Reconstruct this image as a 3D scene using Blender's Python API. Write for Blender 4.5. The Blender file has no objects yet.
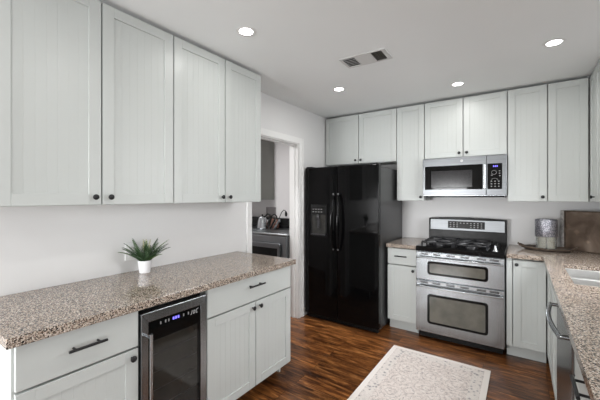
import bpy, bmesh, math, random
from mathutils import Vector, Matrix
random.seed(7)
PI = math.pi
C = bpy.context.scene.collection
sc = bpy.context.scene

# ---------------------------------------------------------------- camera, world, exposure
cam_d = bpy.data.cameras.new('camera'); cam = bpy.data.objects.new('camera', cam_d); C.objects.link(cam)
cam.location = (2.133, -3.973, 1.416)
cam.rotation_euler = (PI/2, 0, 0.607)
cam_d.sensor_width = 36; cam_d.lens = 318.014/600*36
cam_d.shift_y = -0.0053
cam_d.clip_start = 0.02
sc.camera = cam
sc.view_settings.view_transform = 'Standard'
sc.view_settings.look = 'None'
sc.view_settings.gamma = 1
sc.view_settings.use_curve_mapping = False
sc.view_settings.exposure = 0.25

w = bpy.data.worlds.new('sky'); sc.world = w; w.use_nodes = True
bg = w.node_tree.nodes['Background']
bg.inputs[0].default_value = (0.93, 0.96, 1.0, 1); bg.inputs[1].default_value = 0.95

def area(name, loc, rot, sx, sy, power, col=(1, 1, 1)):
    l = bpy.data.lights.new(name, 'AREA'); l.shape = 'RECTANGLE'; l.size = sx; l.size_y = sy
    l.energy = power; l.color = col
    o = bpy.data.objects.new(name, l); C.objects.link(o); o.location = loc; o.rotation_euler = rot
    return o
# daylight through the window over the sink; the other area lights are added fill
sw = area('sink_window_daylight', (2.93, -1.38, 1.62), (0, math.radians(58), 0), 0.95, 0.85, 17, (0.97, 0.98, 1.0))
sw.data.spread = math.radians(130)
area('living_room_fill', (4.25, -4.9, 0.85), (0, PI/2, 0), 1.5, 2.7, 21, (1.0, 0.99, 0.97))  # unseen source added to fill the left cabinet faces from the right
for wx, ww, pw, sp in ((0.52, 0.86, 20, 75), (3.0, 1.3, 11, 140)):  # unseen lamps added behind the camera to brighten the back of the kitchen
    rw_ = area('rear_fill', (wx, -6.38, 1.10), (PI/2, 0, 0), ww, 1.1, pw, (0.98, 0.99, 1.0))
    rw_.data.spread = math.radians(sp)

CEIL = 2.462; XR = 2.945; SLAB0, SLAB1 = 0.882, 0.920

# ---------------------------------------------------------------- materials
def mat(name, col=(0.8,0.8,0.8), rough=0.5, metal=0.0, spec=0.5, emit=None, es=0, trans=0, coat=0):
    m = bpy.data.materials.new(name); m.use_nodes = True
    b = m.node_tree.nodes['Principled BSDF']
    b.inputs['Base Color'].default_value = (*col, 1)
    b.inputs['Roughness'].default_value = rough
    b.inputs['Metallic'].default_value = metal
    b.inputs['Specular IOR Level'].default_value = spec
    b.inputs['Transmission Weight'].default_value = trans
    b.inputs['Coat Weight'].default_value = coat
    if emit: b.inputs['Emission Color'].default_value = (*emit, 1); b.inputs['Emission Strength'].default_value = es
    return m
def nd(m, t, **kw):
    n = m.node_tree.nodes.new(t)
    for k, v in kw.items():
        if k in n.inputs: n.inputs[k].default_value = v
        else: setattr(n, k, v)
    return n
def lk(m, a, ao, b, bi): m.node_tree.links.new(a.outputs[ao], b.inputs[bi])
def ramp(m, stops):
    r = nd(m, 'ShaderNodeValToRGB'); e = r.color_ramp.elements
    while len(e) < len(stops): e.new(0.5)
    for i, (p, c) in enumerate(stops): e[i].position = p; e[i].color = (*c, 1)
    return r
def coords(m, scale=(1,1,1)):
    g = nd(m, 'ShaderNodeNewGeometry'); mp = nd(m, 'ShaderNodeMapping'); mp.inputs['Scale'].default_value = scale
    lk(m, g, 'Position', mp, 'Vector'); return mp
def ocoords(m, scale=(1,1,1)):
    g = nd(m, 'ShaderNodeTexCoord'); mp = nd(m, 'ShaderNodeMapping'); mp.inputs['Scale'].default_value = scale
    lk(m, g, 'Object', mp, 'Vector'); return mp
def bsdf(m): return m.node_tree.nodes['Principled BSDF']
def noisy(m, c1, c2, scale=3, rough=None, bump=0, bscale=200):
    mp = ocoords(m); n = nd(m, 'ShaderNodeTexNoise', Scale=scale, Detail=4.0); lk(m, mp, 0, n, 'Vector')
    r = ramp(m, [(0.35, c1), (0.65, c2)]); lk(m, n, 0, r, 0); lk(m, r, 0, bsdf(m), 'Base Color')
    if bump:
        n2 = nd(m, 'ShaderNodeTexNoise', Scale=bscale, Detail=3.0); lk(m, mp, 0, n2, 'Vector')
        b = nd(m, 'ShaderNodeBump', Strength=bump, Distance=0.002); lk(m, n2, 0, b, 'Height'); lk(m, b, 0, bsdf(m), 'Normal')
    return m

M = {}
M['paint'] = noisy(mat('cabinet_paint', rough=0.38), (0.535,0.560,0.545), (0.550,0.575,0.560), 2)
M['carcass'] = noisy(mat('cabinet_box_paint', rough=0.45), (0.50,0.525,0.51), (0.52,0.54,0.525), 2)
M['wall'] = noisy(mat('wall_paint', rough=0.42), (0.70,0.698,0.695), (0.72,0.718,0.715), 1.5, bump=0.15, bscale=90)
M['ceiling'] = noisy(mat('ceiling_paint', rough=0.9), (0.82,0.84,0.84), (0.84,0.86,0.86), 1.2, bump=0.1, bscale=120)
M['trim'] = noisy(mat('trim_paint', rough=0.3), (0.80,0.80,0.79), (0.82,0.82,0.81), 3)
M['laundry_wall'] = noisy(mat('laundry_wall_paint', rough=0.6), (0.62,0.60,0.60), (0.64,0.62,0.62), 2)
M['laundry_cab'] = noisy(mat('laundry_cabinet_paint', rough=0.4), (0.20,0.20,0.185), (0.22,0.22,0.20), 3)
M['black_metal'] = noisy(mat('black_metal', rough=0.35, metal=0.3), (0.010,0.010,0.011), (0.016,0.016,0.017), 30)
M['black_plastic'] = noisy(mat('black_plastic', rough=0.3, spec=0.12), (0.010,0.010,0.010), (0.016,0.016,0.016), 20)
M['fridge'] = noisy(mat('black_gloss_enamel', rough=0.06, spec=0.17), (0.002,0.002,0.0022), (0.003,0.003,0.0032), 6)
M['fridge_side'] = noisy(mat('textured_black_steel', rough=0.33, spec=0.8), (0.018,0.018,0.019), (0.026,0.026,0.028), 60, bump=0.3, bscale=300)
M['black_glass'] = noisy(mat('black_glass', rough=0.05, spec=0.22), (0.004,0.004,0.004), (0.006,0.006,0.006), 5)
M['oven_glass'] = noisy(mat('oven_window_glass', rough=0.12, spec=0.8), (0.085,0.083,0.07), (0.12,0.115,0.095), 8)
M['cast_iron'] = noisy(mat('cast_iron', rough=0.32, spec=0.7), (0.012,0.012,0.014), (0.025,0.026,0.03), 40)
def steel(name, c=0.62, rough=0.24, axis=2):
    m = mat(name, (c*0.96,c,c*1.03), rough, 1.0)
    s = [220,220,220]; s[axis] = 3
    mp = ocoords(m, tuple(s)); n = nd(m, 'ShaderNodeTexNoise', Scale=1.0, Detail=2.0); lk(m, mp, 0, n, 'Vector')
    r = ramp(m, [(0.3,(c*0.80,c*0.83,c*0.86)),(0.7,(c*1.02,c*1.07,c*1.11))]); lk(m, n, 0, r, 0); lk(m, r, 0, bsdf(m), 'Base Color')
    b = nd(m, 'ShaderNodeBump', Strength=0.05, Distance=0.001); lk(m, n, 0, b, 'Height'); lk(m, b, 0, bsdf(m), 'Normal')
    return m
M['steel'] = steel('brushed_steel', 0.19, 0.33, 0)
M['steel_v'] = steel('brushed_steel_upright', 0.38, 0.26, 2)
M['steel_dark'] = steel('dark_steel', 0.22, 0.25, 0)
M['steel_bright'] = steel('polished_steel', 0.48, 0.24, 2)
M['sink'] = noisy(mat('satin_sink_steel', rough=0.32, metal=0.8), (0.60,0.60,0.59), (0.64,0.64,0.63), 8)
M['white_pot'] = noisy(mat('white_ceramic', rough=0.25), (0.82,0.82,0.84), (0.86,0.86,0.88), 6)
M['white_plastic'] = noisy(mat('white_plastic', rough=0.35), (0.78,0.78,0.78), (0.82,0.82,0.82), 6)
M['soil'] = noisy(mat('potting_soil', rough=0.9), (0.02,0.015,0.01), (0.06,0.045,0.03), 200, bump=1.0)
M['leaf'] = noisy(mat('green_leaf', rough=0.5), (0.020,0.048,0.020), (0.045,0.095,0.035), 25)
M['leaf_light'] = noisy(mat('fresh_green_leaf', rough=0.5), (0.05,0.11,0.02), (0.11,0.19,0.04), 25)
M['leaf_pale'] = noisy(mat('pale_yellow_leaf', rough=0.6), (0.42,0.40,0.25), (0.55,0.52,0.36), 40)
M['lens'] = mat('lit_lamp_lens', (1,1,1), 0.4, emit=(1,0.985,0.96), es=14)
M['dark'] = noisy(mat('dark_duct', rough=0.8), (0.012,0.012,0.011), (0.03,0.028,0.024), 20)
M['vent'] = noisy(mat('vent_white', rough=0.5), (0.58,0.58,0.57), (0.62,0.62,0.61), 9)
M['lcd_blue'] = mat('blue_display', (0.02,0.02,0.2), 0.4, emit=(0.22,0.18,1.0), es=1.6)
M['lcd_dim'] = mat('grey_printed_mark', (0.28,0.28,0.28), 0.6)
M['badge'] = noisy(mat('badge_grey', rough=0.45), (0.42,0.42,0.42), (0.48,0.48,0.48), 30)
M['wood_dark'] = noisy(mat('dark_twig_wood', rough=0.6), (0.05,0.033,0.022), (0.12,0.085,0.06), 30, bump=0.6)
M['candle'] = noisy(mat('cream_wax', rough=0.5), (0.62,0.56,0.46), (0.75,0.70,0.60), 20)
M['box_grey'] = noisy(mat('grey_wall_box', rough=0.6), (0.26,0.24,0.24), (0.30,0.28,0.28), 12)
M['brown'] = noisy(mat('brown_leather', rough=0.5), (0.10,0.045,0.03), (0.16,0.07,0.05), 25)

def granite():
    m = mat('speckled_granite', rough=0.10, spec=0.5); b = bsdf(m)
    mp = coords(m)
    v1 = nd(m, 'ShaderNodeTexVoronoi', Scale=255.0); lk(m, mp, 0, v1, 'Vector')
    n1 = nd(m, 'ShaderNodeTexNoise', Scale=150.0, Detail=3.0, Roughness=0.6); lk(m, mp, 0, n1, 'Vector')
    sep = nd(m, 'ShaderNodeSeparateColor'); lk(m, v1, 'Color', sep, 0)
    r1 = ramp(m, [(0.0,(0.010,0.009,0.009)),(0.17,(0.075,0.055,0.045)),(0.27,(0.25,0.185,0.145)),(0.42,(0.46,0.375,0.305)),(0.68,(0.57,0.49,0.415)),(0.90,(0.68,0.62,0.55))])
    r1.color_ramp.interpolation = 'CONSTANT'; lk(m, sep, 0, r1, 0)
    r2 = ramp(m, [(0.0,(0.08,0.07,0.065)),(0.38,(0.25,0.20,0.17)),(0.50,(1,1,1))]); lk(m, n1, 0, r2, 0)
    mx = nd(m, 'ShaderNodeMix', data_type='RGBA', blend_type='MULTIPLY'); mx.inputs[0].default_value = 0.75
    m.node_tree.links.new(r1.outputs[0], mx.inputs[6]); m.node_tree.links.new(r2.outputs[0], mx.inputs[7])
    m.node_tree.links.new(mx.outputs[2], b.inputs['Base Color'])
    return m
M['granite'] = granite()

def wood_floor():
    m = mat('hand_scraped_wood_planks', rough=0.3); b = bsdf(m)
    mp = coords(m)
    br = nd(m, 'ShaderNodeTexBrick', offset=0.37, squash=1.0, Scale=1.0)
    br.inputs['Color1'].default_value = (0.0,0.0,0.0,1); br.inputs['Color2'].default_value = (1,1,1,1)
    br.inputs['Mortar'].default_value = (0.5,0.5,0.5,1); br.inputs['Mortar Size'].default_value = 0.0015
    br.inputs['Brick Width'].default_value = 1.15; br.inputs['Row Height'].default_value = 0.125
    lk(m, mp, 0, br, 'Vector')
    # a grain that differs from plank to plank
    off = nd(m, 'ShaderNodeVectorMath', operation='MULTIPLY'); off.inputs[1].default_value = (3.1, 7.7, 5.3)
    lk(m, br, 'Color', off, 0)
    add = nd(m, 'ShaderNodeVectorMath', operation='ADD'); lk(m, mp, 0, add, 0); lk(m, off, 0, add, 1)
    g = nd(m, 'ShaderNodeMapping'); g.inputs['Scale'].default_value = (2.2, 20, 1); lk(m, add, 0, g, 'Vector')
    n = nd(m, 'ShaderNodeTexNoise', Scale=1.6, Detail=8.0, Roughness=0.68, Distortion=1.1); lk(m, g, 0, n, 'Vector')
    r = ramp(m, [(0.33,(0.014,0.006,0.0025)),(0.45,(0.10,0.034,0.010)),(0.56,(0.25,0.095,0.026)),(0.68,(0.50,0.23,0.08))]); lk(m, n, 0, r, 0)
    r2 = ramp(m, [(0.0,(0.62,0.60,0.60)),(1.0,(1.1,1.05,1.0))]); lk(m, br, 'Color', r2, 0)
    mx = nd(m, 'ShaderNodeMix', data_type='RGBA', blend_type='MULTIPLY'); mx.inputs[0].default_value = 1
    m.node_tree.links.new(r.outputs[0], mx.inputs[6]); m.node_tree.links.new(r2.outputs[0], mx.inputs[7])
    mk = nd(m, 'ShaderNodeMix', data_type='RGBA'); m.node_tree.links.new(br.outputs['Fac'], mk.inputs[0])
    m.node_tree.links.new(mx.outputs[2], mk.inputs[6]); mk.inputs[7].default_value = (0.008,0.004,0.002,1)
    m.node_tree.links.new(mk.outputs[2], b.inputs['Base Color'])
    bu = nd(m, 'ShaderNodeBump', Strength=0.35, Distance=0.003); lk(m, n, 0, bu, 'Height'); lk(m, bu, 0, b, 'Normal')
    return m
M['floor'] = wood_floor()

def rug_mat():
    m = mat('faded_rug_pile', rough=0.95, spec=0.1); b = bsdf(m)
    mp = ocoords(m)
    n = nd(m, 'ShaderNodeTexNoise', Scale=30.0, Detail=5.0, Roughness=0.7, Distortion=1.5); lk(m, mp, 0, n, 'Vector')
    v0 = nd(m, 'ShaderNodeTexVoronoi', Scale=5.2, Randomness=0.2); lk(m, mp, 0, v0, 'Vector')
    wob = nd(m, 'ShaderNodeTexNoise', Scale=45.0, Detail=2.0); lk(m, mp, 0, wob, 'Vector')
    a1 = nd(m, 'ShaderNodeMath', operation='MULTIPLY_ADD'); a1.inputs[1].default_value = 0.35; lk(m, wob, 0, a1, 0); lk(m, v0, 'Distance', a1, 2)
    a2 = nd(m, 'ShaderNodeMath', operation='MULTIPLY'); a2.inputs[1].default_value = 17.0; lk(m, a1, 0, a2, 0)
    a3 = nd(m, 'ShaderNodeMath', operation='SINE'); lk(m, a2, 0, a3, 0)
    v = nd(m, 'ShaderNodeMath', operation='ABSOLUTE'); lk(m, a3, 0, v, 0)
    rn = ramp(m, [(0.36,(0.56,0.49,0.46)),(0.48,(0.70,0.625,0.585)),(0.62,(0.78,0.72,0.68))]); lk(m, n, 0, rn, 0)
    rv = ramp(m, [(0.0,(0.52,0.51,0.53)),(0.22,(0.76,0.75,0.76)),(0.42,(1,1,1))]); lk(m, v, 0, rv, 0)
    mx = nd(m, 'ShaderNodeMix', data_type='RGBA', blend_type='MULTIPLY'); mx.inputs[0].default_value = 0.9
    m.node_tree.links.new(rn.outputs[0], mx.inputs[6]); m.node_tree.links.new(rv.outputs[0], mx.inputs[7])
    # border band: distance from the rug's rectangle edge
    sp = nd(m, 'ShaderNodeSeparateXYZ'); lk(m, mp, 0, sp, 0)
    def mth(op, a, bb=None, va=None, vb=None):
        k = nd(m, 'ShaderNodeMath', operation=op)
        if a is not None: m.node_tree.links.new(a, k.inputs[0])
        else: k.inputs[0].default_value = va
        if bb is not None: m.node_tree.links.new(bb, k.inputs[1])
        elif vb is not None: k.inputs[1].default_value = vb
        return k.outputs[0]
    dx = mth('SUBTRACT', None, mth('ABSOLUTE', sp.outputs[0]), va=RW/2)
    dy = mth('SUBTRACT', None, mth('ABSOLUTE', sp.outputs[1]), va=RL/2)
    d = mth('MINIMUM', dx, dy)
    inband = mth('MULTIPLY', mth('GREATER_THAN', d, vb=0.045), mth('LESS_THAN', d, vb=0.115))
    v2 = nd(m, 'ShaderNodeTexVoronoi', Scale=30.0, distance='MANHATTAN'); lk(m, mp, 0, v2, 'Vector')
    rb = ramp(m, [(0.12,(0.14,0.14,0.16)),(0.38,(0.42,0.40,0.40)),(0.58,(0.74,0.69,0.65))]); lk(m, v2, 0, rb, 0)
    sc_ = mth('MULTIPLY', inband, vb=0.7)
    mb = nd(m, 'ShaderNodeMix', data_type='RGBA'); m.node_tree.links.new(sc_, mb.inputs[0])
    m.node_tree.links.new(mx.outputs[2], mb.inputs[6]); m.node_tree.links.new(rb.outputs[0], mb.inputs[7])
    edge = mth('LESS_THAN', d, vb=0.04)
    me = nd(m, 'ShaderNodeMix', data_type='RGBA'); m.node_tree.links.new(edge, me.inputs[0])
    m.node_tree.links.new(mb.outputs[2], me.inputs[6]); me.inputs[7].default_value = (0.80,0.75,0.71,1)
    m.node_tree.links.new(me.outputs[2], b.inputs['Base Color'])
    n3 = nd(m, 'ShaderNodeTexNoise', Scale=400.0); lk(m, mp, 0, n3, 'Vector')
    bu = nd(m, 'ShaderNodeBump', Strength=0.5, Distance=0.003); lk(m, n3, 0, bu, 'Height'); lk(m, bu, 0, b, 'Normal')
    return m
RW, RL = 0.79, 1.50
M['rug'] = rug_mat()

def board_mat():
    m = mat('weathered_brown_panel', rough=0.5); b = bsdf(m); mp = ocoords(m)
    n = nd(m, 'ShaderNodeTexNoise', Scale=7.0, Detail=5.0, Distortion=0.5); lk(m, mp, 0, n, 'Vector')
    v = nd(m, 'ShaderNodeTexVoronoi', Scale=5.0, distance='MANHATTAN'); lk(m, mp, 0, v, 'Vector')
    r = ramp(m, [(0.35,(0.085,0.058,0.040)),(0.55,(0.16,0.115,0.085)),(0.72,(0.27,0.215,0.17))]); lk(m, n, 0, r, 0)
    r2 = ramp(m, [(0.22,(1.35,1.32,1.3)),(0.30,(0.9,0.9,0.9))]); lk(m, v, 0, r2, 0)
    mx = nd(m, 'ShaderNodeMix', data_type='RGBA', blend_type='MULTIPLY'); mx.inputs[0].default_value = 1
    m.node_tree.links.new(r.outputs[0], mx.inputs[6]); m.node_tree.links.new(r2.outputs[0], mx.inputs[7])
    m.node_tree.links.new(mx.outputs[2], b.inputs['Base Color'])
    return m
M['panel_brown'] = board_mat()
M['frame_grey'] = noisy(mat('weathered_grey_wood', rough=0.6), (0.30,0.28,0.27), (0.50,0.48,0.46), 40)
def hammered():
    m = mat('hammered_grey_metal', (0.30,0.30,0.33), 0.35, 0.7); mp = ocoords(m)
    v = nd(m, 'ShaderNodeTexVoronoi', Scale=90.0); lk(m, mp, 0, v, 'Vector')
    r = ramp(m, [(0.0,(0.72,0.72,0.78)),(0.6,(0.22,0.22,0.25))]); lk(m, v, 0, r, 0); lk(m, r, 0, bsdf(m), 'Base Color')
    bu = nd(m, 'ShaderNodeBump', Strength=0.8, Distance=0.003); lk(m, v, 0, bu, 'Height'); lk(m, bu, 0, bsdf(m), 'Normal')
    return m
M['hammered'] = hammered()
M['glass'] = mat('clear_glass', (0.9,0.92,0.9), 0.03, trans=0.9)
M['window_glass'] = mat('window_glass', (1,1,1), 0.0, trans=1.0)

# ---------------------------------------------------------------- mesh helpers
def box(bm, x0, x1, y0, y1, z0, z1, rot=None):
    r = bmesh.ops.create_cube(bm, size=1)
    mt = Matrix.Translation(((x0+x1)/2, (y0+y1)/2, (z0+z1)/2)) @ Matrix.Diagonal((abs(x1-x0), abs(y1-y0), abs(z1-z0), 1))
    if rot is not None: mt = rot @ mt
    bmesh.ops.transform(bm, matrix=mt, verts=r['verts']); return r['verts']
def tube(bm, pts, r, seg=10, caps=True, closed=False):
    pts = [Vector(p) for p in pts]; n = len(pts); rings = []
    rr = r if isinstance(r, (list, tuple)) else [r]*n
    prev = None
    for i, p in enumerate(pts):
        a = pts[(i-1) % n] if (i > 0 or closed) else p; b_ = pts[(i+1) % n] if (i < n-1 or closed) else p
        t = (b_-a).normalized()
        if prev is None:
            up = Vector((0,0,1)) if abs(t.z) < 0.9 else Vector((1,0,0)); u = t.cross(up).normalized()
        else: u = (prev - t*prev.dot(t)).normalized()
        prev = u; v = t.cross(u)
        rings.append([bm.verts.new(p + (u*math.cos(k*2*PI/seg) + v*math.sin(k*2*PI/seg))*rr[i]) for k in range(seg)])
    m = n if closed else n-1
    for i in range(m):
        A, B = rings[i], rings[(i+1) % n]
        for k in range(seg): bm.faces.new((A[k], A[(k+1)%seg], B[(k+1)%seg], B[k]))
    if caps and not closed:
        bm.faces.new(rings[0][::-1]); bm.faces.new(rings[-1])
def lathe(bm, prof, c=(0,0,0), seg=28, axis='z', sx=1, sy=1):
    rings = []
    for r, h in prof:
        ring = []
        for k in range(seg):
            a = 2*PI*k/seg; x, y = r*math.cos(a)*sx, r*math.sin(a)*sy
            p = (x, y, h) if axis == 'z' else ((x, h, y) if axis == 'y' else (h, x, y))
            ring.append(bm.verts.new(Vector(c)+Vector(p)))
        rings.append(ring)
    for A, B in zip(rings, rings[1:]):
        for k in range(seg): bm.faces.new((A[k], A[(k+1)%seg], B[(k+1)%seg], B[k]))
    bm.faces.new(rings[0][::-1]); bm.faces.new(rings[-1])
def slab_cells(bm, xs, ys, solid, z0, z1):
    V = {}
    def v(i, j, k):
        if (i,j,k) not in V: V[(i,j,k)] = bm.verts.new((xs[i], ys[j], (z0,z1)[k]))
        return V[(i,j,k)]
    nx, ny = len(xs)-1, len(ys)-1
    S = lambda i, j: 0 <= i < nx and 0 <= j < ny and solid(i, j)
    for i in range(nx):
        for j in range(ny):
            if not S(i,j): continue
            bm.faces.new((v(i,j,1), v(i+1,j,1), v(i+1,j+1,1), v(i,j+1,1)))
            bm.faces.new((v(i,j,0), v(i,j+1,0), v(i+1,j+1,0), v(i+1,j,0)))
            if not S(i-1,j): bm.faces.new((v(i,j,0), v(i,j,1), v(i,j+1,1), v(i,j+1,0)))
            if not S(i+1,j): bm.faces.new((v(i+1,j,0), v(i+1,j+1,0), v(i+1,j+1,1), v(i+1,j,1)))
            if not S(i,j-1): bm.faces.new((v(i,j,0), v(i+1,j,0), v(i+1,j,1), v(i,j,1)))
            if not S(i,j+1): bm.faces.new((v(i,j+1,0), v(i,j+1,1), v(i+1,j+1,1), v(i+1,j+1,0)))
def obj(name, bm, m, parent=None, bevel=0, smooth=False, label=None, seg=2):
    bmesh.ops.recalc_face_normals(bm, faces=bm.faces)
    me = bpy.data.meshes.new(name); bm.to_mesh(me); bm.free()
    for mm in (m if isinstance(m, (list, tuple)) else [m]): me.materials.append(mm)
    o = bpy.data.objects.new(name, me); C.objects.link(o)
    if parent: o.parent = parent
    if smooth:
        me.polygons.foreach_set('use_smooth', [True]*len(me.polygons))
        me.set_sharp_from_angle(angle=math.radians(38))
    if bevel:
        b = o.modifiers.new('bevel', 'BEVEL'); b.width = bevel; b.segments = seg; b.limit_method = 'ANGLE'; b.angle_limit = math.radians(50)
    if label: o['label'] = label
    return o
def N(): return bmesh.new()
def tag(o, label, cat, group=None):
    o['label'] = label; o['category'] = cat
    if group: o['group'] = group
    return o
def thing(name, label, cat, loc=(0,0,0), rz=0, group=None):
    o = bpy.data.objects.new(name, None); C.objects.link(o); o.empty_display_size = 0.1
    o.location = loc; o.rotation_euler = (0,0,rz); return tag(o, label, cat, group)
def struct(name, bm, m, bevel=0):
    o = obj(name, bm, m, None, bevel); o['kind'] = 'structure'; return o
def copy_tree(o, parent=None):
    c = o.copy(); C.objects.link(c); c.parent = parent
    for ch in [x for x in C.objects if x.parent == o]: copy_tree(ch, c)
    return c

# ---------------------------------------------------------------- room shell
YE = -6.4; DY0, DY1, DZ = -1.728, -0.935, 2.035; T = 0.12
b = N(); box(b, -2.1, 4.3, YE, 0.15, -0.05, 0); struct('floor', b, M['floor'])
b = N(); box(b, -2.1, 4.3, YE, 0.15, CEIL, CEIL+0.05); struct('ceiling', b, M['ceiling'])
b = N(); box(b, -T, 0, YE, DY0, 0, CEIL); box(b, -T, 0, DY1, 0, 0, CEIL); box(b, -T, 0, DY0, DY1, DZ, CEIL); struct('wall_left', b, M['wall'])
b = N(); box(b, -T, XR+0.12, 0, 0.12, 0, CEIL); struct('wall_back', b, M['wall'])
WY0, WY1, WZ0, WZ1 = -1.85, -0.92, 1.08, 2.12
b = N(); box(b, XR, XR+T, -3.42, WY0, 0, CEIL); box(b, XR, XR+T, WY1, 0, 0, CEIL)
box(b, XR, XR+T, WY0, WY1, 0, WZ0); box(b, XR, XR+T, WY0, WY1, WZ1, CEIL); struct('wall_right', b, M['wall'])
b = N(); box(b, XR+0.05, XR+0.065, WY0, WY1, WZ0, WZ1); struct('window_1', b, M['window_glass'])
b = N()
for y0, y1, z0, z1 in ((WY0-0.05,WY0,WZ0-0.05,WZ1+0.05),(WY1,WY1+0.05,WZ0-0.05,WZ1+0.05),(WY0,WY1,WZ1,WZ1+0.05),(WY0,WY1,WZ0-0.05,WZ0)):
    box(b, XR-0.015, XR-0.0005, y0, y1, z0, z1)
box(b, XR+0.03, XR+0.08, WY0+.001, WY1-.001, (WZ0+WZ1)/2-0.02, (WZ0+WZ1)/2+0.02)
struct('trim_2', b, M['trim'], 0.002)
b = N(); xs_ = [-T, 0.08, 0.96, 2.33, 3.67, 4.42]  # unseen rear wall, its openings shaped for light and reflections
for i in range(5):
    if i % 2 == 0: box(b, xs_[i], xs_[i+1], YE-0.12, YE, 0, CEIL)
    else: box(b, xs_[i], xs_[i+1], YE-0.12, YE, 0, 0.5); box(b, xs_[i], xs_[i+1], YE-0.12, YE, 1.75, CEIL)
struct('wall_rear', b, M['wall'])
# laundry room
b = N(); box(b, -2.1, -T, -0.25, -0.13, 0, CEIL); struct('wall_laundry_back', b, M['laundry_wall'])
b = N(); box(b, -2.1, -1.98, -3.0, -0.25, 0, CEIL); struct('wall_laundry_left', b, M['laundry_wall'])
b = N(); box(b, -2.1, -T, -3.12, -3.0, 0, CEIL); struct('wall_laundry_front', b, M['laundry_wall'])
# door casing and jamb lining
b = N(); cw = 0.068; ct = 0.014
box(b, 0.0003, ct, DY0-cw, DY0, 0, DZ+cw); box(b, 0.0003, ct, DY1, DY1+0.088, 0, DZ+cw); box(b, 0.0003, ct, DY0, DY1, DZ, DZ+cw)
box(b, ct, ct+0.005, DY1+0.066, DY1+0.088, 0, DZ+cw); box(b, ct, ct+0.005, DY0-cw, DY0-cw+0.02, 0, DZ+cw)
struct('trim_1', b, M['trim'], 0.002)
b = N(); box(b, -T, 0.0, DY1-0.012, DY1-0.0003, 0, DZ); box(b, -T, 0.0, DY0+0.0003, DY0+0.012, 0, DZ); box(b, -T, 0.0, DY0+.012, DY1-.012, DZ-0.012, DZ-0.0003)
box(b, -0.075, -0.045, DY1-0.022, DY1-0.012, 0, DZ-.012); box(b, -0.075, -0.045, DY0+.012, DY1-.022, DZ-0.022, DZ-0.012)
struct('door_1', b, M['trim'], 0.0015)
b = N(); box(b, 0.0003, 0.013, DY1+0.089, -0.001, 0, 0.09); struct('baseboard_left', b, M['trim'], 0.002)

# ---------------------------------------------------------------- cabinet parts (front faces local -y, width along +x)
def shaker(w_, h_, stile=0.058, rail=0.055, bead=0.042):
    """A framed door lying in x 0..w, z 0..h, front at y=-0.02, with a grooved board panel."""
    b = N()
    box(b, 0, stile, -0.02, 0, 0, h_); box(b, w_-stile, w_, -0.02, 0, 0, h_)
    box(b, stile, w_-stile, -0.02, 0, 0, rail); box(b, stile, w_-stile, -0.02, 0, h_-rail, h_)
    x0, x1 = stile, w_-stile; n = max(2, round((x1-x0)/bead)); pts = [(x0, -0.0125)]
    g, dpt = 0.0016, 0.0013
    for i in range(1, n):
        xc = x0+(x1-x0)*i/n; pts += [(xc-g, -0.0125), (xc, -0.0125+dpt), (xc+g, -0.0125)]
    pts.append((x1, -0.0125))
    lo = [b.verts.new((x, y, rail)) for x, y in pts]; hi = [b.verts.new((x, y, h_-rail)) for x, y in pts]
    bl = b.verts.new((x0, -0.002, rail)); br_ = b.verts.new((x1, -0.002, rail)); tl = b.verts.new((x0, -0.002, h_-rail)); tr = b.verts.new((x1, -0.002, h_-rail))
    for i in range(len(pts)-1): b.faces.new((lo[i], lo[i+1], hi[i+1], hi[i]))
    b.faces.new((br_, bl, tl, tr))
    return b
def knob(parent, x, z, y=0.0, name='knob'):
    b = N(); lathe(b, [(0.0045,-0.001),(0.0045,-0.012),(0.010,-0.016),(0.0145,-0.021),(0.0145,-0.025),(0.010,-0.029),(0.003,-0.030)], (0,0,0), 16, 'y')
    o = obj(name, b, M['black_metal'], parent, smooth=True); o.location = (x, y, z); return o
def pull(parent, x, z, y=0.0, L=0.14, name='handle'):
    b = N(); tube(b, [(-L/2,-0.032,0),(L/2,-0.032,0)], 0.006, 12)
    for s in (-1,1): tube(b, [(s*L*0.32,-0.001,0),(s*L*0.32,-0.032,0)], 0.0045, 10)
    o = obj(name, b, M['black_metal'], parent, smooth=True); o.location = (x, y, z); return o
G = 0.0038
def add_door(t, x0, x1, z0, z1, yf, kx=None, kz=None, plain=False):
    d = obj('door', shaker(x1-x0-2*G, z1-z0-2*G), M['paint'], t, 0.0012, seg=1); d.location = (x0+G, -yf, z0+G)
    if kx is not None: knob(d, kx-x0-G, kz-z0-G, -0.02)
    return d
def add_drawer(t, x0, x1, z0, z1, yf, px=None, pz=None, L=0.14):
    b = N(); box(b, 0, x1-x0-2*G, -0.02, 0, 0, z1-z0-2*G); d = obj('drawer', b, M['paint'], t, 0.002); d.location = (x0+G, -yf, z0+G)
    if px is not None: pull(d, px-x0-G, pz-z0-G, -0.02, L)
    return d
def carcass(w_, yf, z0, z1, ends):
    b = N(); e = 0.016
    slab_cells(b, [0, e, w_-e, w_], [-yf+0.0005, -yf+0.040, -0.002], lambda i,j: j == 1 or (i == 0 and 'l' in ends) or (i == 2 and 'r' in ends), z0, z1); return b
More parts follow.
